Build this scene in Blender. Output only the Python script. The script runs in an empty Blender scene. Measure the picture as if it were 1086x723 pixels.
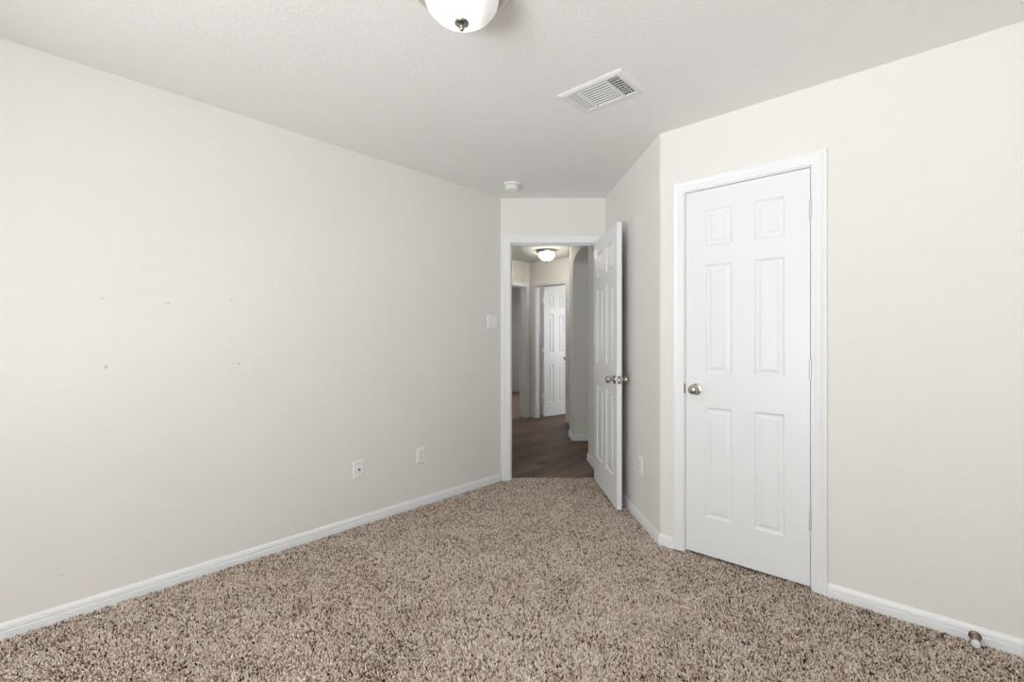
import bpy, bmesh, math, random
import numpy as np
from mathutils import Matrix, Vector

random.seed(7)
S = bpy.context.scene
COL = S.collection

# ------------------------------------------------------------------ camera, world, lights, exposure
CAM_H = 1.212            # eye height above the carpet
CEIL = 2.44
cam_d = bpy.data.cameras.new('camera')
cam = bpy.data.objects.new('camera', cam_d)
COL.objects.link(cam)
cam.location = (0, 0, CAM_H)
cam.rotation_euler = (math.pi / 2, 0, 0)
cam_d.sensor_width = 36.0
cam_d.lens = 36.0 * 500.0 / 1086.0
cam_d.shift_y = -1.0 / 1086.0
cam_d.clip_start = 0.02
S.camera = cam

S.view_settings.view_transform = 'Standard'
S.view_settings.look = 'None'
S.view_settings.gamma = 1.0
S.view_settings.use_curve_mapping = False
S.view_settings.exposure = -0.29

W = bpy.data.worlds.new('daylight')
S.world = W
W.use_nodes = True
W.node_tree.nodes['Background'].inputs[0].default_value = (0.80, 0.90, 1.0, 1)
W.node_tree.nodes['Background'].inputs[1].default_value = 1.0

# watts at the bedroom window: level daylight, and an added upward ceiling fill
P_SKY = 72.0
P_UPFILL = 370.0
LAMP_E = 0.72            # bedroom ceiling lamp
HALL_E = 48.0             # hallway ceiling lamp
FAR_W = 46.0             # daylight in the room past the open hallway door
DIM_W = 34.0              # added fill lamp in the dim room past the hallway

def area_light(name, loc, direction, sx, sy, watts, color):
    d = bpy.data.lights.new(name, 'AREA')
    d.shape = 'RECTANGLE'; d.size = sx; d.size_y = sy
    d.energy = watts; d.color = color
    o = bpy.data.objects.new(name, d); COL.objects.link(o)
    o.location = loc
    o.rotation_euler = Vector(direction).to_track_quat('-Z', 'Z').to_euler()
    return o

# ------------------------------------------------------------------ plan (x right, y away from the camera)
U = Vector((0.675, 0.738)).normalized()      # runs along the left wall
V = Vector((U.y, -U.x))                      # runs along the right wall
A = Vector((-0.098, 4.085))                  # left wall meets far wall
B = Vector((0.805, 4.085))                   # far wall meets side wall
C = Vector((0.882, 2.810))                   # side wall meets right wall
T = 0.115
def at(o, a=0, b=0):                         # o moved a along U and b along V
    return o + U * a + V * b
uA = A.dot(U); vA = A.dot(V); uC = C.dot(U); vC = C.dot(V)
BACK_U = -1.3
BACK_V = 0.95

class Frame:
    """local x along the wall, y towards the viewer's room, z up"""
    def __init__(s, o, n, z=0.0):
        n = Vector(n).normalized(); x = Vector((n.y, -n.x))
        s.M = Matrix(((x.x, n.x, 0, o[0]), (x.y, n.y, 0, o[1]), (0, 0, 1, z), (0, 0, 0, 1)))
    def p(s, x, y, z): return s.M @ Vector((x, y, z))
F_LEFT = Frame(A, V)                          # x grows towards the camera
F_FAR = Frame(B, (0, -1))                     # x grows towards the left
F_SIDE = Frame(C, Vector(((B - C).y * -1, (B - C).x)))     # x grows from C to B
F_RIGHT = Frame(C, -U)                        # x = minus distance from C
K = Vector((0.278, 7.50))                     # far corner of the hallway
F_HL = Frame(K, V)                            # hallway wall with the dim doorway, x grows towards us
F_HR = Frame(K, -U)                           # hallway wall with the open white door, x = minus distance
ZH = -0.012                                   # hall floor level

# ------------------------------------------------------------------ materials
def new_mat(name):
    m = bpy.data.materials.new(name); m.use_nodes = True
    return m, m.node_tree, m.node_tree.nodes['Principled BSDF']
def N(nt, t, **kw):
    n = nt.nodes.new(t)
    for k, v in kw.items(): setattr(n, k, v)
    return n
def srgb(r, g, b):
    f = lambda c: (c / 255 / 12.92) if c / 255 <= 0.04045 else ((c / 255 + 0.055) / 1.055) ** 2.4
    return (f(r), f(g), f(b), 1)

def plaster(name, col, scale, strength, dist=0.002, marks=()):
    m, nt, b = new_mat(name)
    tc = N(nt, 'ShaderNodeTexCoord')
    n1 = N(nt, 'ShaderNodeTexNoise'); n1.inputs['Scale'].default_value = scale; n1.inputs['Detail'].default_value = 3
    n1.inputs['Roughness'].default_value = 0.55
    nt.links.new(tc.outputs['Object'], n1.inputs['Vector'])
    ramp = N(nt, 'ShaderNodeValToRGB')
    ramp.color_ramp.elements[0].position = 0.42; ramp.color_ramp.elements[1].position = 0.62
    nt.links.new(n1.outputs['Fac'], ramp.inputs['Fac'])
    bp = N(nt, 'ShaderNodeBump'); bp.inputs['Strength'].default_value = strength; bp.inputs['Distance'].default_value = dist
    nt.links.new(ramp.outputs['Color'], bp.inputs['Height'])
    nt.links.new(bp.outputs['Normal'], b.inputs['Normal'])
    big = N(nt, 'ShaderNodeTexNoise'); big.inputs['Scale'].default_value = 2.2; big.inputs['Detail'].default_value = 2
    nt.links.new(tc.outputs['Object'], big.inputs['Vector'])
    mx = N(nt, 'ShaderNodeMix', data_type='RGBA')
    mx.inputs[6].default_value = col
    mx.inputs[7].default_value = (col[0] * 0.97, col[1] * 0.97, col[2] * 0.965, 1)
    nt.links.new(big.outputs['Fac'], mx.inputs[0])
    out = mx.outputs[2]
    for (px, py, pz, rx, rz, mc) in marks:       # little scuffs and nail marks that belong to the wall
        sub = N(nt, 'ShaderNodeVectorMath', operation='SUBTRACT'); sub.inputs[1].default_value = (px, py, pz)
        nt.links.new(tc.outputs['Object'], sub.inputs[0])
        dv = N(nt, 'ShaderNodeVectorMath', operation='DIVIDE'); dv.inputs[1].default_value = (rx, rx, rz)
        nt.links.new(sub.outputs[0], dv.inputs[0])
        ln = N(nt, 'ShaderNodeVectorMath', operation='LENGTH'); nt.links.new(dv.outputs[0], ln.inputs[0])
        mr = N(nt, 'ShaderNodeMapRange'); mr.inputs[1].default_value = 0.5; mr.inputs[2].default_value = 1.1
        mr.inputs[3].default_value = 0.42; mr.inputs[4].default_value = 0.0
        nt.links.new(ln.outputs['Value'], mr.inputs[0])
        m2 = N(nt, 'ShaderNodeMix', data_type='RGBA'); m2.inputs[7].default_value = mc
        nt.links.new(out, m2.inputs[6]); nt.links.new(mr.outputs[0], m2.inputs[0])
        out = m2.outputs[2]
    nt.links.new(out, b.inputs['Base Color'])
    b.inputs['Roughness'].default_value = 0.75
    b.inputs['Specular IOR Level'].default_value = 0.25
    return m

def simple(name, col, rough=0.4, metal=0.0, bump=0.0, bscale=300, spec=0.5, var=0.03):
    m, nt, b = new_mat(name)
    tc = N(nt, 'ShaderNodeTexCoord')
    n = N(nt, 'ShaderNodeTexNoise'); n.inputs['Scale'].default_value = bscale; n.inputs['Detail'].default_value = 2
    nt.links.new(tc.outputs['Object'], n.inputs['Vector'])
    mx = N(nt, 'ShaderNodeMix', data_type='RGBA')
    mx.inputs[6].default_value = col
    mx.inputs[7].default_value = (col[0] * (1 - var), col[1] * (1 - var), col[2] * (1 - var), 1)
    nt.links.new(n.outputs['Fac'], mx.inputs[0]); nt.links.new(mx.outputs[2], b.inputs['Base Color'])
    b.inputs['Roughness'].default_value = rough; b.inputs['Metallic'].default_value = metal
    b.inputs['Specular IOR Level'].default_value = spec
    if bump:
        bp = N(nt, 'ShaderNodeBump'); bp.inputs['Strength'].default_value = bump; bp.inputs['Distance'].default_value = 0.001
        nt.links.new(n.outputs['Fac'], bp.inputs['Height']); nt.links.new(bp.outputs['Normal'], b.inputs['Normal'])
    return m

WALLC = (0.862, 0.846, 0.808, 1)
def wp(fr, x, z): v = fr.p(x, 0, z); return (v.x, v.y, v.z)
_grey = (0.33, 0.30, 0.27, 1)
_marks = [(*wp(F_LEFT, 2.096, 1.428), .006, .005, _grey), (*wp(F_LEFT, 2.376, 1.396), .014, .004, _grey),
          (*wp(F_LEFT, 2.62, 1.402), .012, .003, _grey), (*wp(F_LEFT, 2.611, 1.089), .008, .011, _grey),
          (*wp(F_LEFT, 2.06, 1.085), .007, .007, _grey), (*wp(F_LEFT, 2.758, 0.189), .011, .003, _grey)]
M = {}
M['wall'] = plaster('wall_paint', WALLC, 95, 0.2)
M['wall_left'] = plaster('wall_paint_scuffed', WALLC, 95, 0.2, marks=_marks)
M['ceiling'] = plaster('ceiling_texture', (0.93, 0.918, 0.90, 1), 70, 0.2, 0.003)
M['trim'] = simple('white_trim_paint', (0.91, 0.92, 0.935, 1), 0.35, bump=0.05, bscale=120)
M['door'] = simple('white_door_paint', (0.89, 0.90, 0.915, 1), 0.38, bump=0.08, bscale=180)
M['plastic'] = simple('white_plastic', (0.94, 0.945, 0.945, 1), 0.3)
M['plastic2'] = simple('white_plastic_face', (0.88, 0.89, 0.90, 1), 0.28)
M['vent'] = simple('white_enamel', (0.86, 0.86, 0.845, 1), 0.35)
M['nickel'] = simple('satin_nickel', (0.50, 0.48, 0.46, 1), 0.24, 1.0)
M['nickel_dark'] = simple('aged_nickel', (0.34, 0.32, 0.31, 1), 0.3, 1.0)
M['pan'] = simple('brushed_nickel_pan', (0.78, 0.74, 0.68, 1), 0.30, 1.0)
M['bronze'] = simple('bronze_spring', (0.22, 0.165, 0.13, 1), 0.35, 1.0)
M['hinge'] = simple('pale_hinge_metal', (0.74, 0.74, 0.73, 1), 0.38, 0.5)
M['grille'] = simple('grey_grille', (0.45, 0.45, 0.45, 1), 0.6)
M['dark'] = simple('dark_shade_and_jack', (0.05, 0.05, 0.055, 1), 0.8)  # near-black: shade of duct and slots put into colour; also the jack
M['rubber'] = simple('white_rubber', (0.78, 0.78, 0.76, 1), 0.6)
M['backing'] = simple('carpet_backing', (0.10, 0.075, 0.058, 1), 0.95)

def glow(name, col, e, core):
    m, nt, b = new_mat(name)
    b.inputs['Base Color'].default_value = (0.86, 0.86, 0.88, 1)
    b.inputs['Roughness'].default_value = 0.25
    tc = N(nt, 'ShaderNodeTexCoord')
    w = N(nt, 'ShaderNodeTexNoise'); w.inputs['Scale'].default_value = 9; w.inputs['Detail'].default_value = 2
    w.inputs['Distortion'].default_value = 1.5
    nt.links.new(tc.outputs['Object'], w.inputs['Vector'])
    mr = N(nt, 'ShaderNodeMapRange'); mr.inputs[3].default_value = e * core; mr.inputs[4].default_value = e
    nt.links.new(w.outputs['Fac'], mr.inputs[0])
    b.inputs['Emission Color'].default_value = col
    # bright core and dimmer sides painted into the emission; no bulbs inside
    sp = N(nt, 'ShaderNodeSeparateXYZ'); nt.links.new(tc.outputs['Object'], sp.inputs[0])
    ab = N(nt, 'ShaderNodeMath', operation='ABSOLUTE'); nt.links.new(sp.outputs['X'], ab.inputs[0])
    fo = N(nt, 'ShaderNodeMapRange', interpolation_type='SMOOTHSTEP'); nt.links.new(ab.outputs[0], fo.inputs[0])
    fo.inputs[1].default_value = 0.035; fo.inputs[2].default_value = 0.095; fo.inputs[3].default_value = 1.5; fo.inputs[4].default_value = 0.5
    mu = N(nt, 'ShaderNodeMath', operation='MULTIPLY'); nt.links.new(mr.outputs[0], mu.inputs[0]); nt.links.new(fo.outputs[0], mu.inputs[1])
    nt.links.new(mu.outputs[0], b.inputs['Emission Strength'])
    return m
M['glass_bed'] = glow('lit_frosted_glass', (1.0, 0.95, 0.88, 1), LAMP_E, 0.7)
M['glass_hall'] = glow('lit_frosted_glass_hall', (1.0, 0.94, 0.84, 1), HALL_E, 0.8)

def window_glass():
    m, nt, b = new_mat('window_glass')
    tr = N(nt, 'ShaderNodeBsdfTransparent'); gl = N(nt, 'ShaderNodeBsdfGlossy'); gl.inputs['Roughness'].default_value = 0.02
    mix = N(nt, 'ShaderNodeMixShader'); mix.inputs[0].default_value = 0.06
    nt.links.new(tr.outputs[0], mix.inputs[1]); nt.links.new(gl.outputs[0], mix.inputs[2])
    nt.links.new(mix.outputs[0], nt.nodes['Material Output'].inputs['Surface'])
    return m
M['glass'] = window_glass()

def wood_floor():
    m, nt, b = new_mat('dark_wood_planks')
    tc = N(nt, 'ShaderNodeTexCoord'); mp = N(nt, 'ShaderNodeMapping')
    mp.inputs['Rotation'].default_value = (0, 0, -math.atan2(U.y, U.x))
    nt.links.new(tc.outputs['Object'], mp.inputs['Vector'])
    br = N(nt, 'ShaderNodeTexBrick'); br.offset = 0.37; br.inputs['Scale'].default_value = 1.0
    br.inputs['Brick Width'].default_value = 1.2; br.inputs['Row Height'].default_value = 0.15
    br.inputs['Mortar Size'].default_value = 0.0015; br.inputs['Bias'].default_value = 0.0
    br.inputs['Color1'].default_value = (0, 0, 0, 1); br.inputs['Color2'].default_value = (1, 1, 1, 1)
    br.inputs['Mortar'].default_value = (0.0, 0.0, 0.0, 1)
    nt.links.new(mp.outputs[0], br.inputs['Vector'])
    st = N(nt, 'ShaderNodeMapping'); st.inputs['Scale'].default_value = (1.1, 16, 1)
    nt.links.new(mp.outputs[0], st.inputs['Vector'])
    g = N(nt, 'ShaderNodeTexNoise'); g.inputs['Scale'].default_value = 1.6; g.inputs['Detail'].default_value = 6
    g.inputs['Roughness'].default_value = 0.65
    nt.links.new(st.outputs[0], g.inputs['Vector'])
    ad = N(nt, 'ShaderNodeMath', operation='MULTIPLY_ADD'); ad.inputs[1].default_value = 0.22
    nt.links.new(br.outputs['Color'], ad.inputs[0]); nt.links.new(g.outputs['Fac'], ad.inputs[2])
    rp = N(nt, 'ShaderNodeValToRGB')
    rp.color_ramp.elements[0].position = 0.40; rp.color_ramp.elements[0].color = srgb(58, 43, 34)
    rp.color_ramp.elements[1].position = 0.80; rp.color_ramp.elements[1].color = srgb(132, 108, 92)
    nt.links.new(ad.outputs[0], rp.inputs['Fac'])
    nt.links.new(rp.outputs['Color'], b.inputs['Base Color'])
    b.inputs['Roughness'].default_value = 0.5
    b.inputs['Specular IOR Level'].default_value = 0.25
    return m
M['wood'] = wood_floor()

def carpet_mat():
    m, nt, b = new_mat('speckled_carpet_pile')
    at_ = N(nt, 'ShaderNodeAttribute'); at_.attribute_name = 'tuft'
    rp = N(nt, 'ShaderNodeValToRGB'); cr = rp.color_ramp
    cr.elements[0].position = 0.0; cr.elements[0].color = srgb(58, 42, 32)
    cr.elements[1].position = 1.0; cr.elements[1].color = srgb(254, 243, 230)
    for p, c in ((0.18, srgb(126, 102, 86)), (0.45, srgb(206, 185, 168)), (0.75, srgb(236, 219, 203))):
        e = cr.elements.new(p); e.color = c
    nt.links.new(at_.outputs['Fac'], rp.inputs['Fac'])
    nt.links.new(rp.outputs['Color'], b.inputs['Base Color'])
    b.inputs['Roughness'].default_value = 0.9; b.inputs['Specular IOR Level'].default_value = 0.1
    return m
M['carpet'] = carpet_mat()
def flat_carpet():
    m, nt, b = new_mat('brown_carpet_far')
    tc = N(nt, 'ShaderNodeTexCoord'); n = N(nt, 'ShaderNodeTexNoise'); n.inputs['Scale'].default_value = 60; n.inputs['Detail'].default_value = 4
    nt.links.new(tc.outputs['Object'], n.inputs['Vector'])
    rp = N(nt, 'ShaderNodeValToRGB')
    rp.color_ramp.elements[0].position = 0.35; rp.color_ramp.elements[0].color = srgb(95, 74, 66)
    rp.color_ramp.elements[1].position = 0.65; rp.color_ramp.elements[1].color = srgb(190, 165, 150)
    nt.links.new(n.outputs['Fac'], rp.inputs['Fac']); nt.links.new(rp.outputs['Color'], b.inputs['Base Color'])
    b.inputs['Roughness'].default_value = 0.95
    return m
M['carpet_far'] = flat_carpet()

# ------------------------------------------------------------------ mesh helpers
def tag(o, label=None, cat=None, group=None, kind=None):
    if label: o['label'] = label
    if cat: o['category'] = cat
    if group: o['group'] = group
    if kind: o['kind'] = kind
    return o

def empty(name, loc=(0, 0, 0)):
    o = bpy.data.objects.new(name, None); COL.objects.link(o)
    o.empty_display_size = 0.05; o.matrix_world = Matrix.Translation(Vector(loc))
    return o
def empty_m(name, mat):
    o = bpy.data.objects.new(name, None); COL.objects.link(o); o.empty_display_size = 0.05
    o.matrix_basis = mat
    return o

def build(name, bm, mat, parent=None, smooth=False, world=True, bevel=0.0):
    """bm is in the parent's space when world is False; otherwise in world space"""
    bmesh.ops.recalc_face_normals(bm, faces=bm.faces)
    me = bpy.data.meshes.new(name); bm.to_mesh(me); bm.free()
    me.materials.append(mat)
    if smooth:
        for p in me.polygons: p.use_smooth = True
        try: me.set_sharp_from_angle(angle=math.radians(38))
        except Exception: pass
    o = bpy.data.objects.new(name, me); COL.objects.link(o)
    if parent is not None: o.parent = parent
    if bevel:
        md = o.modifiers.new('bevel', 'BEVEL'); md.width = bevel; md.segments = 2; md.limit_method = 'ANGLE'
    return o

def box(bm, x0, x1, y0, y1, z0, z1, Mx=None):
    vs = [bm.verts.new((Mx @ Vector(c)) if Mx else c) for c in
          ((x0, y0, z0), (x1, y0, z0), (x1, y1, z0), (x0, y1, z0), (x0, y0, z1), (x1, y0, z1), (x1, y1, z1), (x0, y1, z1))]
    for f in ((0, 3, 2, 1), (4, 5, 6, 7), (0, 1, 5, 4), (1, 2, 6, 5), (2, 3, 7, 6), (3, 0, 4, 7)):
        bm.faces.new([vs[i] for i in f])

def loft(bm, rings, closed=True, caps=True):
    R = [[bm.verts.new(p) for p in r] for r in rings]
    n = len(R[0])
    for a, b in zip(R, R[1:]):
        for i in range(n if closed else n - 1):
            j = (i + 1) % n
            bm.faces.new((a[i], a[j], b[j], b[i]))
    if caps and closed:
        bm.faces.new(R[0][::-1]); bm.faces.new(R[-1])
    return R

def lathe(bm, prof, Mx=None, seg=48, a0=0.0):
    """prof = [(r, z)...] around local z"""
    Mx = Mx or Matrix()
    rings = []
    for r, z in prof:
        if r < 1e-6:
            rings.append([bm.verts.new(Mx @ Vector((0, 0, z)))])
        else:
            rings.append([bm.verts.new(Mx @ Vector((r * math.cos(a0 + 2 * math.pi * i / seg), r * math.sin(a0 + 2 * math.pi * i / seg), z))) for i in range(seg)])
    for a, b in zip(rings, rings[1:]):
        if len(a) == 1 and len(b) == 1: continue
        for i in range(seg):
            j = (i + 1) % seg
            if len(a) == 1: bm.faces.new((a[0], b[j], b[i]))
            elif len(b) == 1: bm.faces.new((a[i], a[j], b[0]))
            else: bm.faces.new((a[i], a[j], b[j], b[i]))
    for r in (rings[0], rings[-1]):
        if len(r) > 1: bm.faces.new(r)

def tube(bm, pts, r, seg=8):
    pts = [Vector(p) for p in pts]; rings = []
    up = Vector((0, 0, 1))
    for i, p in enumerate(pts):
        t = (pts[min(i + 1, len(pts) - 1)] - pts[max(i - 1, 0)]).normalized()
        a = t.cross(up)
        if a.length < 1e-3: a = t.cross(Vector((1, 0, 0)))
        a.normalize(); b = t.cross(a).normalized()
        rings.append([p + a * (r * math.cos(2 * math.pi * k / seg)) + b * (r * math.sin(2 * math.pi * k / seg)) for k in range(seg)])
    loft(bm, rings)

def axis_matrix(origin, zdir, xdir=None):
    z = Vector(zdir).normalized()
    x = Vector(xdir) if xdir else (Vector((0, 0, 1)).cross(z) if abs(z.z) < .9 else Vector((1, 0, 0)))
    x = (x - z * x.dot(z)).normalized(); y = z.cross(x)
    m = Matrix((x, y, z)).transposed().to_4x4(); m.translation = Vector(origin)
    return m

# ------------------------------------------------------------------ walls
def wall(name, fr, x0, x1, label, openings=(), z0=-0.02, z1=CEIL + 0.02, t=T, mat='wall'):
    bm = bmesh.new()
    xs = sorted({x0, x1, *[o[0] for o in openings], *[o[1] for o in openings]})
    for a, b in zip(xs, xs[1:]):
        op = [o for o in openings if o[0] <= a + 1e-6 and o[1] >= b - 1e-6]
        if not op: box(bm, a, b, -t, 0, z0, z1, fr.M)
        else:
            _, _, oz0, oz1 = op[0]
            if oz0 > z0 + 1e-4: box(bm, a, b, -t, 0, z0, oz0, fr.M)
            if oz1 < z1 - 1e-4: box(bm, a, b, -t, 0, oz1, z1, fr.M)
    bmesh.ops.remove_doubles(bm, verts=bm.verts, dist=1e-5)
    seen = {}
    for f in list(bm.faces):                   # drop the inner faces between two boxes
        k = tuple(sorted(v.index for v in f.verts)) if False else tuple(sorted((round(v.co.x, 5), round(v.co.y, 5), round(v.co.z, 5)) for v in f.verts))
        seen.setdefault(k, []).append(f)
    bmesh.ops.delete(bm, geom=[f for fs in seen.values() if len(fs) > 1 for f in fs], context='FACES_ONLY')
    return tag(build(name, bm, M[mat]), label, 'wall', kind='structure')

# bedroom door opening (far wall, x from B leftwards), closet opening (right wall)
DX_R, DX_L = B.x - 0.749, B.x + 0.011         # jamb faces in far-wall x
DOOR_TOP = 2.050
J = 0.018                                     # jamb board thickness
WIN_V0, WIN_V1, WIN_Z0, WIN_Z1 = -1.66, 0.44, 0.45, 2.20
wall('wall_left', F_LEFT, -0.02, uA - BACK_U + T, 'long cream plastered wall with outlets on the left of the bedroom', mat='wall_left')
wall('wall_far', F_FAR, -0.75, (B - A).x + 0.12, 'short cream wall above and around the hallway doorway',
     [(DX_R - J, DX_L + J, -0.02, DOOR_TOP + J)])
LBC = (B - C).length
CR = 0.030; CE = CR * math.tan(math.radians(22.2))
wall('wall_side', F_SIDE, CE, LBC + 0.02, 'narrow cream wall behind the open bedroom door')
CW0, CW1 = -0.7715, -0.1525                   # closet jamb faces (right-wall x)
wall('wall_right', F_RIGHT, -(BACK_V - vC) - T, -CE, 'cream wall around the closed white closet door on the right',
     [(CW0 - J, CW1 + J, -0.02, DOOR_TOP + 0.004 + J)])
# rounded drywall corner where the side wall and right wall meet
def corner_bead():
    nS = Vector((F_SIDE.M[0][1], F_SIDE.M[1][1])); nR = -U
    p0 = Vector(F_SIDE.p(CE, 0, 0)[:2]); p1 = Vector(F_RIGHT.p(-CE, 0, 0)[:2])
    ctr = p0 - nS * CR
    a0 = math.atan2(nS.y, nS.x) % (2 * math.pi); a1 = math.atan2(nR.y, nR.x) % (2 * math.pi)
    poly = [p0] + [ctr + Vector((math.cos(a0 + (a1 - a0) * i / 10), math.sin(a0 + (a1 - a0) * i / 10))) * CR for i in range(1, 10)] + [p1]
    poly += [p1 + U * 0.1, p0 - nS * 0.1]
    bm = bmesh.new(); loft(bm, [[(q.x, q.y, z) for q in poly] for z in (-0.02, CEIL + 0.02)])
    tag(build('wall_corner', bm, M['wall'], smooth=True), 'rounded cream wall corner between the open door and the closet', 'wall', kind='structure')
corner_bead()
# the two walls behind the camera
F_BACKU = Frame(U * BACK_U + V * vA, U)       # x grows along -V ... window wall
F_BACKV = Frame(U * uC + V * BACK_V, -V)
fx = lambda v: (Vector(U * BACK_U + V * v) - Vector((F_BACKU.M[0][3], F_BACKU.M[1][3]))).dot(Vector((F_BACKU.M[0][0], F_BACKU.M[1][0])))
wa = sorted((fx(WIN_V0), fx(WIN_V1)))
ex = sorted((fx(vA - T), fx(BACK_V + T)))
wall('wall_window', F_BACKU, ex[0], ex[1], 'cream window wall of the bedroom, out of the photo on the near side',
     [(*wa, WIN_Z0, WIN_Z1)])
fy = lambda u: (Vector(U * u + V * BACK_V) - Vector((F_BACKV.M[0][3], F_BACKV.M[1][3]))).dot(Vector((F_BACKV.M[0][0], F_BACKV.M[1][0])))
ey = sorted((fy(BACK_U - T), fy(uC + T)))
wall('wall_back', F_BACKV, ey[0], ey[1], 'cream wall of the bedroom facing the left wall, out of the photo')

# hallway walls
HALL_X = -0.62
wall('wall_hall_left', Frame((HALL_X, 4.15), (1, 0)), -2.6, 0.0, 'hallway wall hidden to the left of the bedroom doorway')
HL = (0.10, 0.86)                             # dim doorway in the hall, distance from K
HTOP = 2.05
wall('wall_hall_dim', F_HL, -2.55, 1.62, 'hallway wall holding the doorway to the dim carpeted room',
     [(HL[0] - J, HL[1] + J, -0.02, HTOP + J)])
HR = (-0.700, -0.135)
wall('wall_hall_end', F_HR, -2.1, 0.0, 'far hallway wall holding the half open white door',
     [(HR[0] - J, HR[1] + J, -0.02, HTOP + J)])

# arch wall on the right of the hall: one solid with an arched passage
def arch_wall():
    bm = bmesh.new()
    P0, P1 = Vector((0.800, 4.19)), Vector((0.7341, 6.02))
    d = (P1 - P0); L = d.length; d.normalize(); n = Vector((d.y, -d.x))      # n to the right
    th = 0.27
    a0, a1 = (4.81 - 4.19) / (6.02 - 4.19) * L, (5.74 - 4.19) / (6.02 - 4.19) * L
    spring, rise = 2.125, 0.105
    def P(s, y, z): q = P0 + d * s + n * y; return (q.x, q.y, z)
    Mx = Matrix(((d.x, n.x, 0, P0.x), (d.y, n.y, 0, P0.y), (0, 0, 1, 0), (0, 0, 0, 1)))
    z0, z1 = -0.03, CEIL + 0.02
    segs = 20
    arc = [(a0 + (a1 - a0) * 0.5 * (1 - math.cos(math.pi * i / segs)), spring + rise * math.sin(math.pi * i / segs)) for i in range(segs + 1)]
    top = [(0, z0), (0, z1), (a0, z1)]
    ring = []
    # columns: solid left, strips over the arch, solid right
    def quadcol(s0, zb0, s1, zb1):
        vs = [bm.verts.new(P(s0, 0, zb0)), bm.verts.new(P(s1, 0, zb1)), bm.verts.new(P(s1, 0, z1)), bm.verts.new(P(s0, 0, z1)),
              bm.verts.new(P(s0, th, zb0)), bm.verts.new(P(s1, th, zb1)), bm.verts.new(P(s1, th, z1)), bm.verts.new(P(s0, th, z1))]
        bm.faces.new((vs[0], vs[1], vs[2], vs[3])); bm.faces.new((vs[7], vs[6], vs[5], vs[4]))
        bm.faces.new((vs[1], vs[0], vs[4], vs[5])); bm.faces.new((vs[3], vs[2], vs[6], vs[7]))
        return vs
    v = quadcol(0, z0, a0, z0); bm.faces.new((v[0], v[3], v[7], v[4]))
    for (s0, b0), (s1, b1) in zip(arc, arc[1:]): quadcol(s0, b0, s1, b1)
    v = quadcol(a1, z0, L, z0); bm.faces.new((v[1], v[5], v[6], v[2]))
    for s in (a0, a1):
        bm.faces.new([bm.verts.new(P(s, 0, z0)), bm.verts.new(P(s, th, z0)), bm.verts.new(P(s, th, spring)), bm.verts.new(P(s, 0, spring))])
    bmesh.ops.remove_doubles(bm, verts=bm.verts, dist=1e-5)
    tag(build('wall_hall_arch', bm, M['wall']), 'hallway wall with an arched side opening', 'wall', kind='structure')
    return P, d, n, a0, a1, L
AP, Ad, An, Aa0, Aa1, AL = arch_wall()
wall('wall_closet', Frame((1.60, 2.27), (-1, 0)), 0.0, 4.3, 'wall closing the closet and the side passage on the right')
# rooms past the hall
ku, kv = K.dot(U), K.dot(V)
def uvp(u, v): return U * u + V * v
wall('wall_room_dim_end', Frame(uvp(ku + 2.42, kv), -U), 0.0, 3.0, 'end wall of the dim room past the hallway with a white door')
wall('wall_room_dim_side', Frame(uvp(ku + 2.5, kv - 2.6), V), -0.2, 4.7, 'side wall of the dim room past the hallway', [(1.6, 2.5, 0.8, 2.1)])
wall('wall_room_dim_near', Frame(uvp(ku - 2.0, kv - 2.8), U), -0.2, 2.7, 'near wall of the dim room past the hallway')
wall('wall_room_bright_end', Frame(uvp(ku + 2.42, kv + 2.2), -U), 0.0, 2.3, 'end wall of the bright room past the half open door')
F_R2 = Frame(uvp(ku, kv + 2.0), -V)
wall('wall_room_bright_side', F_R2, 0.05, 2.6, 'window wall of the bright room past the half open door', [(1.2, 2.2, 0.8, 2.1)])

# ceiling and floors
bm = bmesh.new(); box(bm, -6.5, 4.2, -3.2, 12.5, CEIL, CEIL + 0.12)
tag(build('ceiling', bm, M['ceiling']), 'cream textured ceiling over the room and hallway', 'ceiling', kind='structure')
bm = bmesh.new(); box(bm, -6.5, 4.2, -3.2, 4.165, -0.13, -0.012)
tag(build('floor', bm, M['backing']), 'bedroom floor under the speckled carpet', 'floor', kind='structure')
bm = bmesh.new(); box(bm, -6.5, 4.2, 4.165, 12.5, -0.13, ZH)
tag(build('floor_hall', bm, M['wood']), 'dark wood plank floor of the hallway', 'floor', kind='structure')
bm = bmesh.new()
MR = Frame(uvp(ku, kv), V).M
box(bm, -2.5, 2.0, -2.6, -0.06, ZH, 0.0, MR)
tag(build('floor_carpet_far', bm, M['carpet_far']), 'reddish brown carpet in the dim room past the hallway', 'floor', kind='structure')

# ------------------------------------------------------------------ casings and jambs
CASING = [(0.0, 0.0), (0.0, 0.008), (0.004, 0.0105), (0.010, 0.0095), (0.014, 0.011), (0.030, 0.0135), (0.046, 0.0145),
          (0.050, 0.0175), (0.060, 0.0175), (0.0635, 0.014), (0.0635, 0.0)]
def sweep3(bm, fr, x0, x1, zb, zt, prof, side=1, yoff=0.0):
    """mitred three-sided sweep; prof = (distance outwards from the inner edge, height off the wall)"""
    rings = []
    for (px, pz, sx, sz) in ((x0, zb, -1, 0), (x0, zt, -1, 1), (x1, zt, 1, 1), (x1, zb, 1, 0)):
        rings.append([fr.p(px + sx * d, yoff + side * h, pz + sz * d) for d, h in prof])
    loft(bm, rings)

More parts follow.
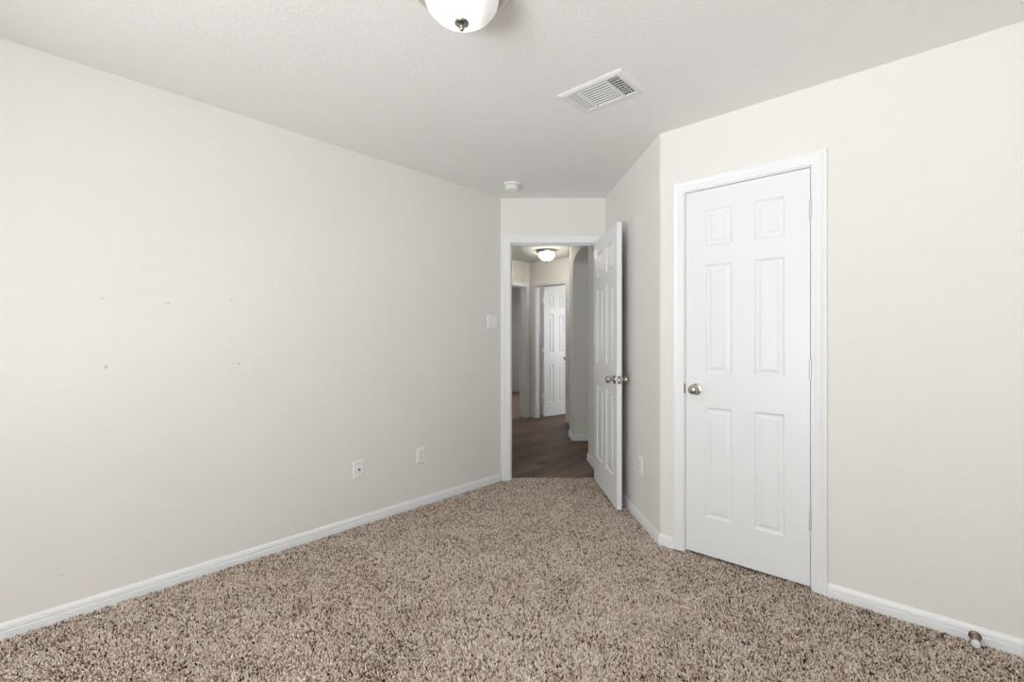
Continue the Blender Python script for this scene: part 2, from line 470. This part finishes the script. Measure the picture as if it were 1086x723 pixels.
def doorframe(name, fr, x0, x1, zt, label, zb=0.0, stop_y=-0.040, both=True, t=T, strike=None):
    """x0<x1 jamb faces; makes jamb boards, stops and casing as one door frame"""
    root = empty(name, fr.p((x0 + x1) / 2, 0, zb)); tag(root, label, 'door frame', kind='structure')
    root_inv = root.matrix_basis.inverted()
    def put(n, bm, mat, **k):
        bmesh.ops.transform(bm, matrix=root_inv, verts=bm.verts); return build(n, bm, mat, root, **k)
    bm = bmesh.new(); sweep3(bm, fr, x0 - 0.005, x1 + 0.005, zb, zt + 0.005, CASING)
    put('casing', bm, M['trim'], smooth=True)
    if both:
        bm = bmesh.new(); sweep3(bm, fr, x0 - 0.005, x1 + 0.005, zb - 0.01, zt + 0.005, CASING, -1, -t)
        put('casing', bm, M['trim'], smooth=True)
    bm = bmesh.new()
    sweep3(bm, fr, x0, x1, zb - 0.012, zt, [(0, 0.0005), (J, 0.0005), (J, -t - 0.0005), (0, -t - 0.0005)])
    put('jamb', bm, M['trim'])
    bm = bmesh.new()
    sweep3(bm, fr, x0, x1, zb - 0.012, zt, [(-0.010, stop_y), (-0.0005, stop_y), (-0.0005, stop_y - 0.034), (-0.010, stop_y - 0.034)])
    put('stop_strip', bm, M['trim'])
    if strike is not None:
        xs, sg, z, w = strike
        bm = bmesh.new(); box(bm, min(xs, xs + sg * w), max(xs, xs + sg * w), 0.0012, 0.004, z - 0.028, z + 0.028, fr.M)
        put('strike_plate', bm, M['nickel_dark'], bevel=0.0015)
    return root

doorframe('trim_1', F_FAR, DX_R, DX_L, DOOR_TOP, 'white casing around the hallway doorway in the far wall')
doorframe('trim_2', F_RIGHT, CW0, CW1, DOOR_TOP + 0.004, 'white casing around the closed closet door on the right', both=False,
          strike=(CW1 + 0.006, -1, 0.936, 0.010))
doorframe('trim_3', F_HL, HL[0], HL[1], HTOP, 'grey white casing around the dim doorway at the hall end', zb=ZH)
doorframe('trim_4', F_HR, HR[0], HR[1], HTOP, 'white casing around the half open door at the hall end', zb=ZH, stop_y=-0.03)

# ------------------------------------------------------------------ baseboards
BASE = [(0.0, -0.012), (0.0135, -0.012), (0.0135, 0.0255), (0.0085, 0.0275), (0.0090, 0.0300), (0.0115, 0.0330), (0.0110, 0.042), (0.0085, 0.051), (0.0045, 0.0570), (0.0030, 0.0595), (0.0, 0.060)]
def baseboard(name, fr, x0, x1, label, m0=0.0, m1=0.0, k=1.0, zoff=0.0):
    bm = bmesh.new()
    loft(bm, [[fr.p(x0 - m0 * h, h, z * k + zoff) for h, z in BASE], [fr.p(x1 + m1 * h, h, z * k + zoff) for h, z in BASE]])
    return tag(build(name, bm, M['trim'], smooth=True), label, 'baseboard', kind='structure')
MT = math.tan(math.radians(22.3))
baseboard('baseboard_left', F_LEFT, 0.005, uA - BACK_U, 'white baseboard along the whole left wall')
baseboard('baseboard_side', F_SIDE, 0.0, LBC - 0.005, 'white baseboard on the narrow wall behind the open door', m0=MT)
baseboard('baseboard_corner', F_RIGHT, CW1 + 0.0685, 0.0, 'short white baseboard left of the closet door casing', m1=MT)
baseboard('baseboard_right', F_RIGHT, -(BACK_V - vC), CW0 - 0.0685, 'white baseboard right of the closet door')
baseboard('baseboard_window', F_BACKU, min(fx(vA), fx(BACK_V)) + .001, max(fx(vA), fx(BACK_V)) - .001, 'white baseboard under the bedroom window')
baseboard('baseboard_back', F_BACKV, min(fy(BACK_U), fy(uC)) + .001, max(fy(BACK_U), fy(uC)) - .001, 'white baseboard on the wall facing the left wall')
fA = Frame((AP(0, 0, 0)[0], AP(0, 0, 0)[1]), -An)     # x runs back along the hall arch wall (sign below)
sx = 1 if Vector((fA.M[0][0], fA.M[1][0])).dot(Ad) > 0 else -1
def hx(s): return sx * s
e = sorted((hx(0.0), hx(Aa0)))
baseboard('baseboard_hall_near', fA, e[0], e[1], 'white baseboard on the hall wall before the arched opening', m0=1, m1=1, k=1.3, zoff=ZH)
e = sorted((hx(Aa1), hx(AL)))
baseboard('baseboard_hall_arch', fA, e[0], e[1], 'short white baseboard on the hall wall past the arched opening', m0=1, m1=1, k=1.3, zoff=ZH)
q = AP(Aa1, 0, 0)
fj = Frame((q[0], q[1]), -Ad)
e = (0.0, 0.27) if Vector((fj.M[0][0], fj.M[1][0])).dot(An) > 0 else (-0.27, 0.0)
baseboard('baseboard_hall_jamb', fj, e[0], e[1], 'white baseboard inside the arched opening of the hallway', m0=1 if e[0] == 0 else 0, m1=1 if e[1] == 0 else 0, k=1.3, zoff=ZH)
baseboard('baseboard_hall_end', F_HR, -2.0, HR[0] - 0.0685, 'white baseboard right of the half open hall door', k=1.3, zoff=ZH)
baseboard('baseboard_hall_dim', F_HL, HL[1] + 0.0685, 1.55, 'white baseboard left of the dim doorway', k=1.3, zoff=ZH)

# ------------------------------------------------------------------ doors
def panel_face(bm, w, z0, z1, y, sgn, cols, rows):
    """one moulded face at y; sgn = +1 when the face looks to +y"""
    xs = [0] + [c for p in cols for c in p] + [w]
    zs = [z0] + [c for p in rows for c in p] + [z1]
    pts = {}
    def v(x, z, d=0.0):
        k = (round(x, 5), round(z, 5), round(d, 5))
        if k not in pts: pts[k] = bm.verts.new((x, y - sgn * d, z))
        return pts[k]
    steps = [(0.0, 0.0), (0.004, 0.0035), (0.010, 0.0085), (0.015, 0.0090), (0.030, 0.0045), (0.0335, 0.0015), (0.0345, 0.0012)]
    for i in range(len(xs) - 1):
        for j in range(len(zs) - 1):
            a, b, c, d = xs[i], xs[i + 1], zs[j], zs[j + 1]
            if i % 2 == 1 and j % 2 == 1:
                prev = None
                for ins, dep in steps:
                    ring = [v(a + ins, c + ins, dep), v(b - ins, c + ins, dep), v(b - ins, d - ins, dep), v(a + ins, d - ins, dep)]
                    if prev:
                        for q in range(4):
                            bm.faces.new((prev[q], prev[(q + 1) % 4], ring[(q + 1) % 4], ring[q]))
                    prev = ring
                bm.faces.new(prev)
            else:
                bm.faces.new((v(a, c), v(b, c), v(b, d), v(a, d)))

def leaf_bm(w, z0, z1, t):
    bm = bmesh.new()
    st = 0.112 if w > 0.65 else 0.110; mu = 0.112 if w > 0.65 else 0.110
    pw = (w - 2 * st - mu) / 2
    cols = [(st, st + pw), (st + pw + mu, w - st)]
    rows = [(z0 + 0.212, z0 + 0.824), (z0 + 1.012, z0 + 1.617), (z0 + 1.720, z0 + 1.923)]
    panel_face(bm, w, z0, z1, 0.0, 1, cols, rows)
    panel_face(bm, w, z0, z1, -t, -1, cols, rows)
    def q(*p): bm.faces.new([bm.verts.new(c) for c in p])
    q((0, 0, z0), (w, 0, z0), (w, -t, z0), (0, -t, z0)); q((0, 0, z1), (w, 0, z1), (w, -t, z1), (0, -t, z1))
    q((0, 0, z0), (0, -t, z0), (0, -t, z1), (0, 0, z1)); q((w, 0, z0), (w, -t, z0), (w, -t, z1), (w, 0, z1))
    bmesh.ops.remove_doubles(bm, verts=bm.verts, dist=1e-5)
    return bm

KNOB = [(0.0, 0.0), (0.0325, 0.0), (0.0325, 0.003), (0.030, 0.0065), (0.020, 0.009), (0.0125, 0.011), (0.0115, 0.022), (0.0135, 0.027),
        (0.021, 0.033), (0.0262, 0.041), (0.0272, 0.048), (0.0255, 0.055), (0.020, 0.061), (0.012, 0.0645), (0.0, 0.0655)]
def add_knob(root, x, y, z, sgn, mat='nickel'):
    bm = bmesh.new(); lathe(bm, KNOB, axis_matrix((x, y, z), (0, sgn, 0)), 40)
    return build('door_knob', bm, M[mat], root, smooth=True)
def add_hinge(root, x, y, z, mat='hinge'):
    bm = bmesh.new()
    lathe(bm, [(0, -0.049), (0.004, -0.048), (0.0048, -0.0452), (0.0062, -0.0445), (0.0062, 0.0445), (0.0048, 0.0452), (0.004, 0.048), (0, 0.049)],
          Matrix.Translation((x, y, z)), 20)
    box(bm, x - 0.0009, x + 0.0009, y - 0.028, y - 0.0055, z - 0.0445, z + 0.0445)
    return build('hinge', bm, M[mat], root, smooth=True)

def door(name, mat4, w, label, z0=0.015, z1=2.045, t=0.035, knob_z=0.93, knobs=(1, -1), hinge_y=None, latch=True, backset=0.060):
    root = empty_m(name, mat4); tag(root, label, 'door', kind='structure')
    build('door_leaf', leaf_bm(w, z0, z1, t), M['door'], root)
    for s in knobs: add_knob(root, w - backset, 0.0 if s > 0 else -t, knob_z, s)
    if hinge_y is not None:
        for z in (0.335, 1.072, 1.848): add_hinge(root, -0.002, hinge_y, z)
    if latch:
        bm = bmesh.new(); box(bm, w, w + 0.0015, -t / 2 - 0.0125, -t / 2 + 0.0125, knob_z - 0.0285, knob_z + 0.0285)
        lp = build('latch_plate', bm, M['nickel_dark'], root)
        bm = bmesh.new(); box(bm, w + 0.001, w + 0.010, -t / 2 - 0.007, -t / 2 + 0.007, knob_z - 0.009, knob_z + 0.009)
        build('latch_bolt', bm, M['nickel'], lp, bevel=0.003)
    return root

def leafM(o, d):                               # local x along d, local y 90 deg counter-clockwise
    d = Vector(d).normalized(); y = Vector((-d.y, d.x))
    return Matrix(((d.x, y.x, 0, o[0]), (d.y, y.y, 0, o[1]), (0, 0, 1, 0), (0, 0, 0, 1)))

# bedroom door, swung open towards the camera
door('door_1', leafM((0.7435, 4.073), (0.031, -0.747)), 0.748, 'white six-panel bedroom door standing open in front of the narrow side wall',
     hinge_y=0.006)
# closet door: hinge on the right, local y must look into the room
o = F_RIGHT.p(CW0 + 0.003, -0.0015, 0)
xd = Vector((F_RIGHT.M[0][0], F_RIGHT.M[1][0]))
door('door_2', leafM(o, xd), (CW1 - CW0) - 0.006, 'closed white six-panel closet door in the right wall', knob_z=0.934, knobs=(1,), hinge_y=0.0068, latch=False, z0=0.014, z1=2.050)
# hallway door half open into the bright room
o = F_HR.p(HR[1] - 0.030, -T - 0.010, ZH)
door('door_3', Matrix.Translation((0, 0, ZH)) @ leafM(o, (0.788, 0.616)), 0.537, 'bright white six-panel door half open at the end of the hallway', hinge_y=None, z1=2.043, backset=0.072)
bm = bmesh.new()
for z in (0.335, 1.072, 1.848):
    pass
bm.free()
d3 = bpy.data.objects['door_3']
for z in (0.335, 1.072, 1.848):
    bm = bmesh.new(); box(bm, -0.03, 0.002, -0.030, -0.0275, z - 0.045, z + 0.045)
    build('hinge', bm, M['plastic'], d3)
# door far off in the dim room
o = Frame(uvp(ku + 2.42, kv), -U)
door('door_4', leafM(o.p(2.02, 0.040, 0), Vector((o.M[0][0], o.M[1][0]))), 0.76, 'dim grey six-panel door in the far carpeted room', knobs=(1,), latch=False)

# ------------------------------------------------------------------ windows
def window(name, fr, x0, x1, z0, z1, label, t=T):
    root = empty(name, fr.p((x0 + x1) / 2, 0, z0)); tag(root, label, 'window', kind='structure'); inv = root.matrix_basis.inverted()
    def put(n, bm, mat, **k):
        bmesh.ops.transform(bm, matrix=inv, verts=bm.verts); return build(n, bm, mat, root, **k)
    w = 0.045
    bm = bmesh.new()
    box(bm, x0, x0 + w, -t, -t + 0.05, z0, z1, fr.M); box(bm, x1 - w, x1, -t, -t + 0.05, z0, z1, fr.M)
    box(bm, x0 + w, x1 - w, -t, -t + 0.05, z0, z0 + w, fr.M); box(bm, x0 + w, x1 - w, -t, -t + 0.05, z1 - w, z1, fr.M)
    zm = (z0 + z1) / 2
    box(bm, x0 + w, x1 - w, -t + 0.005, -t + 0.045, zm - 0.02, zm + 0.02, fr.M)
    put('window_frame', bm, M['trim'])
    for a, b in ((z0 + w, zm - 0.02), (zm + 0.02, z1 - w)):
        bm = bmesh.new(); box(bm, x0 + w, x1 - w, -t + 0.018, -t + 0.022, a, b, fr.M); put('pane', bm, M['glass'])
    bm = bmesh.new(); box(bm, x0 - 0.03, x1 + 0.03, 0.0, 0.03, z0 - 0.022, z0, fr.M); put('window_sill', bm, M['trim'], bevel=0.004)
    return root
window('window_1', F_BACKU, *wa, WIN_Z0, WIN_Z1, 'wide white framed bedroom window behind the camera, out of the photo')
def daylight(name, fr, x0, x1, n, level, up):
    w = x1 - x0; xm = (x0 + x1) / 2
    area_light(name + '_sky', fr.p(xm, -T - 0.06, (WIN_Z0 + WIN_Z1) / 2), (n.x, n.y, -0.02), w - 0.1, WIN_Z1 - WIN_Z0 - 0.1, level, (0.965, 0.985, 1.0))
    c = fr.p(xm, -1.3, 0.0)
    area_light(name + '_up_fill', c, fr.p(xm, 0.6, CEIL - 0.3) - c, 2.4, 1.8, up, (0.965, 0.985, 1.0))  # added lamp outside, aimed up through the window to brighten the ceiling
daylight('window', F_BACKU, *wa, U, P_SKY, P_UPFILL)
window('window_2', F_R2, 1.2, 2.2, 0.8, 2.1, 'white framed window of the bright room past the hall, out of the photo')
c = F_R2.p(1.7, -T - 0.06, 1.45)
area_light('far_room_window_daylight', c, (-V.x, -V.y, 0), 0.95, 1.2, FAR_W, (0.97, 0.985, 1.0))
F_R1 = Frame(uvp(ku + 2.5, kv - 2.6), V)
window('window_3', F_R1, 1.6, 2.5, 0.8, 2.1, 'added white framed window lighting the dim carpeted room, out of the photo')
c = F_R1.p(2.05, -T - 0.06, 1.45)
area_light('dim_room_fill', c, (V.x, V.y, 0), 0.85, 1.2, DIM_W, (0.97, 0.985, 1.0))  # added lamp to lift the dim room; its window is invented too

# ------------------------------------------------------------------ ceiling lights
def ceiling_light(loc, label, glass, k, br):
    root = empty('ceiling_light', loc); tag(root, label, 'ceiling light')
    bm = bmesh.new()      # stepped metal pan (z = 0 at the ceiling, going down)
    pan = [(0, 0), (0.160, 0), (0.166, -0.003), (0.166, -0.009), (0.158, -0.012), (0.158, -0.018), (0.150, -0.022), (0.149, -0.028), (0.141, -0.032),
           (0.139, -0.038), (0.130, -0.043)]
    lathe(bm, [(x * k, z) for x, z in pan] + [(br - 0.004, -0.046), (br - 0.008, -0.042), (0, -0.040)], None, 72)
    build('pan', bm, M['pan'], root, smooth=True)
    bm = bmesh.new()
    prof = [(br - 0.006, -0.041), (br, -0.047), (br, -0.052), (br - 0.001, -0.060)]
    for i in range(1, 13):
        a = math.pi / 2 * i / 12
        prof.append(((br - 0.001) * math.cos(a) if i < 12 else 0.0, -0.060 - 0.080 * math.sin(a)))
    lathe(bm, prof, None, 72)
    # slight swirl ribs pressed into the glass
    for v in bm.verts:
        r = math.hypot(v.co.x, v.co.y)
        if r > 0.01:
            a = math.atan2(v.co.y, v.co.x); k = 1 + 0.006 * math.sin(12 * (a + 6 * (v.co.z + 0.06))) * min(1, r / 0.06)
            v.co.x *= k; v.co.y *= k
    build('glass_bowl', bm, glass, root, smooth=True)
    bm = bmesh.new()
    lathe(bm, [(0, -0.134), (0.023, -0.139), (0.0245, -0.142), (0.023, -0.146), (0.014, -0.150), (0.0085, -0.153), (0.0065, -0.157), (0.0085, -0.161),
               (0.007, -0.167), (0.0035, -0.170), (0, -0.171)], None, 32)
    build('finial', bm, M['nickel_dark'], root, smooth=True)
    return root
ceiling_light((-0.172, 1.615, CEIL), 'frosted bowl ceiling light with nickel finial at the top edge of the photo', M['glass_bed'], 1.10, 0.127)
ceiling_light((0.477, 6.45, CEIL), 'glowing bowl ceiling light in the hallway seen through the doorway', M['glass_hall'], 0.94, 0.107)

# ------------------------------------------------------------------ air vent
def air_vent():
    cx, cy = 0.445, 2.343
    Mx = Matrix(((V.x, U.x, 0, cx), (V.y, U.y, 0, cy), (0, 0, 1, CEIL), (0, 0, 0, 1)))   # x along V, y along U
    root = empty_m('air_vent', Mx); tag(root, 'white rectangular air vent with three banks of louvers on the ceiling', 'air vent')
    hx_, hy_ = 0.181, 0.128
    ix, iy = 0.143, 0.092
    bm = bmesh.new()
    def ring(a, b, z): return [(-a, -b, z), (a, -b, z), (a, b, z), (-a, b, z)]
    loft(bm, [ring(hx_, hy_, 0), ring(hx_, hy_, -0.003), ring(hx_ - 0.016, hy_ - 0.016, -0.010), ring(ix + 0.003, iy + 0.003, -0.010), ring(ix, iy, -0.007), ring(ix, iy, -0.0005)], caps=False)
    for x in (-0.078, 0.078):
        box(bm, x - 0.006, x + 0.006, -iy, iy, -0.010, -0.006)
    build('frame', bm, M['vent'], root)
    bm = bmesh.new(); box(bm, -ix, ix, -iy, iy, -0.0015, -0.0005)
    build('duct_shade_sheet', bm, M['dark'], root)  # flat dark sheet stands in for the shade inside the duct
    def blade(bm, axis, pos, a, b, tilt, half):
        # thin slanted strip with real thickness
        dz, dp = half * math.sin(tilt), half * math.cos(tilt)
        zc = -0.0075
        th = 0.0009
        pr = [(pos - dp, zc - dz), (pos + dp, zc + dz), (pos + dp, zc + dz + th), (pos - dp, zc - dz + th)]
        rings = []
        for q in (a, b):
            rings.append([((p, q, min(z, -0.0017)) if axis == 'y' else (q, p, min(z, -0.0017))) for p, z in pr])
        loft(bm, rings)
    bm = bmesh.new()
    n = 9
    for i in range(n):
        p = -iy + (i + 0.5) * 2 * iy / n
        blade(bm, 'x', p, -0.072, 0.072, -math.radians(26), 0.0040)
    build('louver_bank', bm, M['vent'], root)
    bm = bmesh.new()
    for i in range(4):
        p = -ix + (i + 0.5) * (ix - 0.084) / 4
        blade(bm, 'y', p, -iy, iy, math.radians(30), 0.0040)
    build('louver_bank', bm, M['vent'], root)
    bm = bmesh.new()
    for i in range(4):
        p = 0.086 + i * (ix - 0.088) / 3
        blade(bm, 'y', p, -iy, iy, -math.radians(34), 0.0052)
    for i in range(8):
        p = -iy + (i + 1) * 2 * iy / 9
        box(bm, 0.084, ix, p - 0.0036, p + 0.0036, -0.0040, -0.0018)
    build('louver_bank', bm, M['vent'], root)
    for x in (-0.162, 0.162):
        bm = bmesh.new(); lathe(bm, [(0, -0.009), (0.004, -0.0095), (0.004, -0.0112), (0.0025, -0.012), (0, -0.012)], Matrix.Translation((x, 0, 0)), 14)
        build('screw', bm, M['vent'], root, smooth=True)
air_vent()

# ------------------------------------------------------------------ smoke detector
root = empty('smoke_detector', (0.0, 3.71, CEIL)); tag(root, 'round white smoke detector on the ceiling near the doorway', 'smoke detector')
bm = bmesh.new(); lathe(bm, [(0, 0), (0.068, 0), (0.0695, -0.003), (0.0695, -0.010), (0.066, -0.015), (0.056, -0.017), (0, -0.017)], None, 56); build('mounting_base', bm, M['plastic'], root, smooth=True)
bm = bmesh.new(); lathe(bm, [(0.050, -0.016), (0.0545, -0.020), (0.0555, -0.030), (0.054, -0.038), (0.047, -0.0445), (0.030, -0.047), (0, -0.0475)], None, 56); build('cover', bm, M['plastic'], root, smooth=True)
bm = bmesh.new(); lathe(bm, [(0.052, -0.0255), (0.0562, -0.0258), (0.0562, -0.0262), (0.0550, -0.0270), (0.0562, -0.0278), (0.0562, -0.0290), (0.052, -0.0295)], None, 56)
build('vent_grille', bm, M['grille'], root)
bm = bmesh.new(); lathe(bm, [(0, -0.0455), (0.011, -0.0465), (0.011, -0.049), (0.009, -0.0500), (0, -0.0500)], Matrix.Translation((0.010, -0.022, 0)), 24); tag(build('test_button', bm, M['plastic2'], root, smooth=True))

# ------------------------------------------------------------------ wall plates
def plate_root(name, fr, x, z, label, cat, group=None):
    m = fr.M @ Matrix.Translation((x, 0, z)); r = empty_m(name, m); tag(r, label, cat, group); return r
def plate(root, w, h):
    bm = bmesh.new()
    def ring(a, b, y): return [(-a, y, -b), (a, y, -b), (a, y, b), (-a, y, b)]
    loft(bm, [ring(w / 2, h / 2, 0.0), ring(w / 2, h / 2, 0.0025), ring(w / 2 - 0.004, h / 2 - 0.004, 0.0062), ring(w / 2 - 0.006, h / 2 - 0.006, 0.0068)])
    return build('cover_plate', bm, M['plastic'], root)
def screw(root, x, z, mat='plastic2'):
    bm = bmesh.new(); lathe(bm, [(0, 0.0), (0.0035, 0.0), (0.0035, 0.0015), (0.002, 0.0022), (0, 0.0022)], axis_matrix((x, 0.0064, z), (0, 1, 0)), 14)
    return build('screw', bm, M[mat], root, smooth=True)
def duplex(root):
    for z in (0.0195, -0.0195):
        bm = bmesh.new()
        prof = []
        for i in range(24):
            a = 2 * math.pi * i / 24
            prof.append((0.0172 * math.cos(a), max(-0.0135, min(0.0135, 0.0172 * math.sin(a)))))
        loft(bm, [[(x, 0.0060, z + q) for x, q in prof], [(x, 0.0082, z + q) for x, q in prof], [(x * .96, 0.0088, z + q * .95) for x, q in prof]])
        r = build('receptacle', bm, M['plastic2'], root)
        bm = bmesh.new()
        box(bm, -0.0072, -0.0052, 0.0086, 0.0091, z - 0.001, z + 0.0075); box(bm, 0.0052, 0.0070, 0.0086, 0.0091, z, z + 0.0070)
        lathe(bm, [(0, 0), (0.0024, 0), (0.0024, 0.0005), (0, 0.0005)], axis_matrix((0, 0.0086, z - 0.0065), (0, 1, 0)), 12)
        build('slots', bm, M['dark'], r)
    screw(root, 0, 0)

r = plate_root('cable_outlet', F_LEFT, 1.346, 0.364, 'white cable jack plate with one dark hole, low on the left wall', 'wall plate'); plate(r, 0.078, 0.117)
bm = bmesh.new(); lathe(bm, [(0, 0), (0.0065, 0), (0.0065, 0.003), (0.0046, 0.0032), (0.0046, 0.009), (0.003, 0.009), (0.003, 0.004), (0, 0.004)], axis_matrix((0, 0.0066, 0), (0, 1, 0)), 18)
tag(build('coax_jack', bm, M['dark'], r, smooth=True), 'dark threaded jack')
screw(r, 0, 0.042, 'nickel'); screw(r, 0, -0.042, 'nickel')
r = plate_root('power_outlet', F_LEFT, 0.849, 0.368, 'white duplex power outlet on the left wall nearer the doorway', 'power outlet', 'duplex power outlets'); plate(r, 0.070, 0.114); duplex(r)
x = (Vector((0.861, 3.153)) - C).dot(Vector((F_SIDE.M[0][0], F_SIDE.M[1][0])))
r = plate_root('power_outlet', F_SIDE, x, 0.375, 'white power outlet on the narrow wall between open door and closet', 'power outlet', 'duplex power outlets'); plate(r, 0.070, 0.114); duplex(r)
r = plate_root('light_switch', F_LEFT, 0.104, 1.366, 'white double light switch on the left wall beside the doorway', 'light switch'); plate(r, 0.116, 0.116)
for x, up in ((-0.023, 1), (0.023, -1)):
    bm = bmesh.new(); box(bm, x - 0.006, x + 0.006, 0.0058, 0.0076, -0.0125, 0.0125); s_ = build('switch_collar', bm, M['plastic2'], r)
    bm = bmesh.new(); m = Matrix.Translation((x, 0.006, 0)) @ Matrix.Rotation(math.radians(28 * up), 4, 'X')
    box(bm, -0.0042, 0.0042, 0.0, 0.015, -0.005, 0.005, m); build('toggle', bm, M['plastic'], r, bevel=0.0012)
    for z in (0.030, -0.030): screw(r, x, z)

# ------------------------------------------------------------------ spring door stops
def door_stop(fr, x, z, length, label, coil, tip, r=0.0095, group=None):
    m = fr.M @ Matrix.Translation((x, 0.0125, z)); root = empty_m('door_stop', m); tag(root, label, 'door stop', group)
    bm = bmesh.new(); lathe(bm, [(0, 0), (r * 1.35, 0), (r * 1.3, 0.003), (r * 0.8, 0.008), (0, 0.008)], axis_matrix((0, 0, 0), (0, 1, 0)), 24); build('mount', bm, M[coil], root, smooth=True)
    turns = 11; pts = []
    for i in range(turns * 14 + 1):
        a = 2 * math.pi * i / 14; y = 0.006 + (length - 0.016) * i / (turns * 14)
        pts.append((r * 0.85 * math.cos(a), y, r * 0.85 * math.sin(a)))
    bm = bmesh.new(); tube(bm, pts, (length - 0.016) / turns * 0.40, 6); build('spring', bm, M[coil], root, smooth=True)
    bm = bmesh.new(); lathe(bm, [(0, 0), (r * 0.95, 0), (r * 0.95, 0.008), (r * 0.6, 0.011), (0, 0.0115)], axis_matrix((0, length - 0.0125, 0), (0, 1, 0)), 24); build('bumper', bm, M[tip], root, smooth=True)
door_stop(F_RIGHT, -1.340, 0.022, 0.075, 'bronze spring door stop on the right baseboard near the photo edge', 'bronze', 'rubber', 0.0150)
x = (Vector((0.844, 3.40)) - C).dot(Vector((F_SIDE.M[0][0], F_SIDE.M[1][0])))
door_stop(F_SIDE, x, 0.030, 0.054, 'pale spring door stop between baseboard and open bedroom door', 'pan', 'rubber', 0.0075)

# ------------------------------------------------------------------ carpet pile (real tufts)
def carpet():
    rng = np.random.default_rng(3)
    def inside(X, Y):
        m = 0.0128
        dl = (X - A.x) * V.x + (Y - A.y) * V.y
        dr = (X - C.x) * U.x + (Y - C.y) * U.y
        nx, ny = F_SIDE.M[0][1], F_SIDE.M[1][1]
        ds = (X - C.x) * nx + (Y - C.y) * ny
        room = (dl > m) & ((dr < -m) | (ds > m)) & (Y < 4.085) & (X * U.x + Y * U.y > BACK_U + m) & (X * V.x + Y * V.y < BACK_V - m)
        room &= (Y < 4.06) | ((X > -0.004) & (X < 0.747))
        way = (X > -0.004) & (X < 0.747) & (Y >= 4.08) & (Y < 4.163 + 0.003 * np.sin(X * 9))
        al = (X - C.x) * V.x + (Y - C.y) * V.y
        clo = (dr >= -m) & (dr < 0.14) & (al > 0.155) & (al < 0.769)
        return room | way | clo
    def cloud(sp, y0, y1):
        xs = np.arange(-3.4, 3.0, sp); ys = np.arange(y0, y1, sp)
        X, Y = np.meshgrid(xs, ys); X = X.ravel(); Y = Y.ravel()
        X = X + rng.uniform(-.42, .42, X.size) * sp; Y = Y + rng.uniform(-.42, .42, Y.size) * sp
        k = inside(X, Y); return X[k], Y[k], np.full(k.sum(), sp)
    a = cloud(0.0058, 1.15, 4.18); b = cloud(0.013, -3.0, 1.15)
    X = np.concatenate((a[0], b[0])); Y = np.concatenate((a[1], b[1])); SP = np.concatenate((a[2], b[2]))
    n = X.size
    # smooth random fields: clumps of dark and pale yarn, and the lean of the pile
    def field(scale, seed):
        r = np.random.default_rng(seed); g = r.standard_normal((256, 256))
        fx_, fy_ = (X + 5) / scale, (Y + 5) / scale
        i, j = np.floor(fx_).astype(int), np.floor(fy_).astype(int); u_, v_ = fx_ - i, fy_ - j
        u_ = u_ * u_ * (3 - 2 * u_); v_ = v_ * v_ * (3 - 2 * v_)
        G = lambda p, q: g[p % 256, q % 256]
        return (G(i, j) * (1 - u_) + G(i + 1, j) * u_) * (1 - v_) + (G(i, j + 1) * (1 - u_) + G(i + 1, j + 1) * u_) * v_
    tone = 0.605 + 0.17 * field(0.0082, 5) + 0.29 * rng.standard_normal(n) + 0.05 * field(0.09, 6) + 0.03 * field(0.4, 8)
    tone = np.clip(tone, 0, 1)
    lean = np.stack((0.35 * field(0.35, 9) + 0.25 * field(0.12, 10), 0.35 * field(0.3, 11) + 0.25 * field(0.1, 12)), 1) * 0.006
    lean += rng.normal(0, 0.0042, (n, 2))
    h = rng.uniform(0.0078, 0.0170, n) + 0.0012 * field(0.02, 14)
    rad = SP * rng.uniform(0.44, 0.68, n)
    ang = rng.uniform(0, 2 * math.pi, n)
    z0 = -0.013
    V7 = np.zeros((n, 7, 3), np.float32)
    for k in range(3):
        a = ang + k * 2 * math.pi / 3
        V7[:, k, 0] = X + rad * 0.8 * np.cos(a); V7[:, k, 1] = Y + rad * 0.8 * np.sin(a); V7[:, k, 2] = z0
        a2 = a + 0.5
        V7[:, 3 + k, 0] = X + lean[:, 0] * 0.6 + rad * np.cos(a2); V7[:, 3 + k, 1] = Y + lean[:, 1] * 0.6 + rad * np.sin(a2); V7[:, 3 + k, 2] = z0 + h * 0.66
    V7[:, 6, 0] = X + lean[:, 0]; V7[:, 6, 1] = Y + lean[:, 1]; V7[:, 6, 2] = z0 + h
    tri = np.array([(0, 1, 4), (0, 4, 3), (1, 2, 5), (1, 5, 4), (2, 0, 3), (2, 3, 5), (3, 4, 6), (4, 5, 6), (5, 3, 6)], np.int32)
    F = (tri[None] + (np.arange(n, dtype=np.int32) * 7)[:, None, None]).reshape(-1)
    me = bpy.data.meshes.new('carpet_pile')
    nf = F.size // 3
    me.vertices.add(n * 7); me.vertices.foreach_set('co', V7.reshape(-1))
    me.loops.add(F.size); me.loops.foreach_set('vertex_index', F)
    me.polygons.add(nf); me.polygons.foreach_set('loop_start', np.arange(0, F.size, 3, dtype=np.int32))
    me.polygons.foreach_set('use_smooth', np.ones(nf, bool))
    me.update(calc_edges=True)
    at_ = me.attributes.new('tuft', 'FLOAT', 'POINT'); at_.data.foreach_set('value', np.repeat(tone, 7).astype(np.float32))
    me.materials.append(M['carpet'])
    o = bpy.data.objects.new('carpet_pile', me); COL.objects.link(o)
    tag(o, 'speckled brown and beige cut pile carpet covering the bedroom floor', 'carpet', kind='stuff')
    print('tufts', n)
carpet()
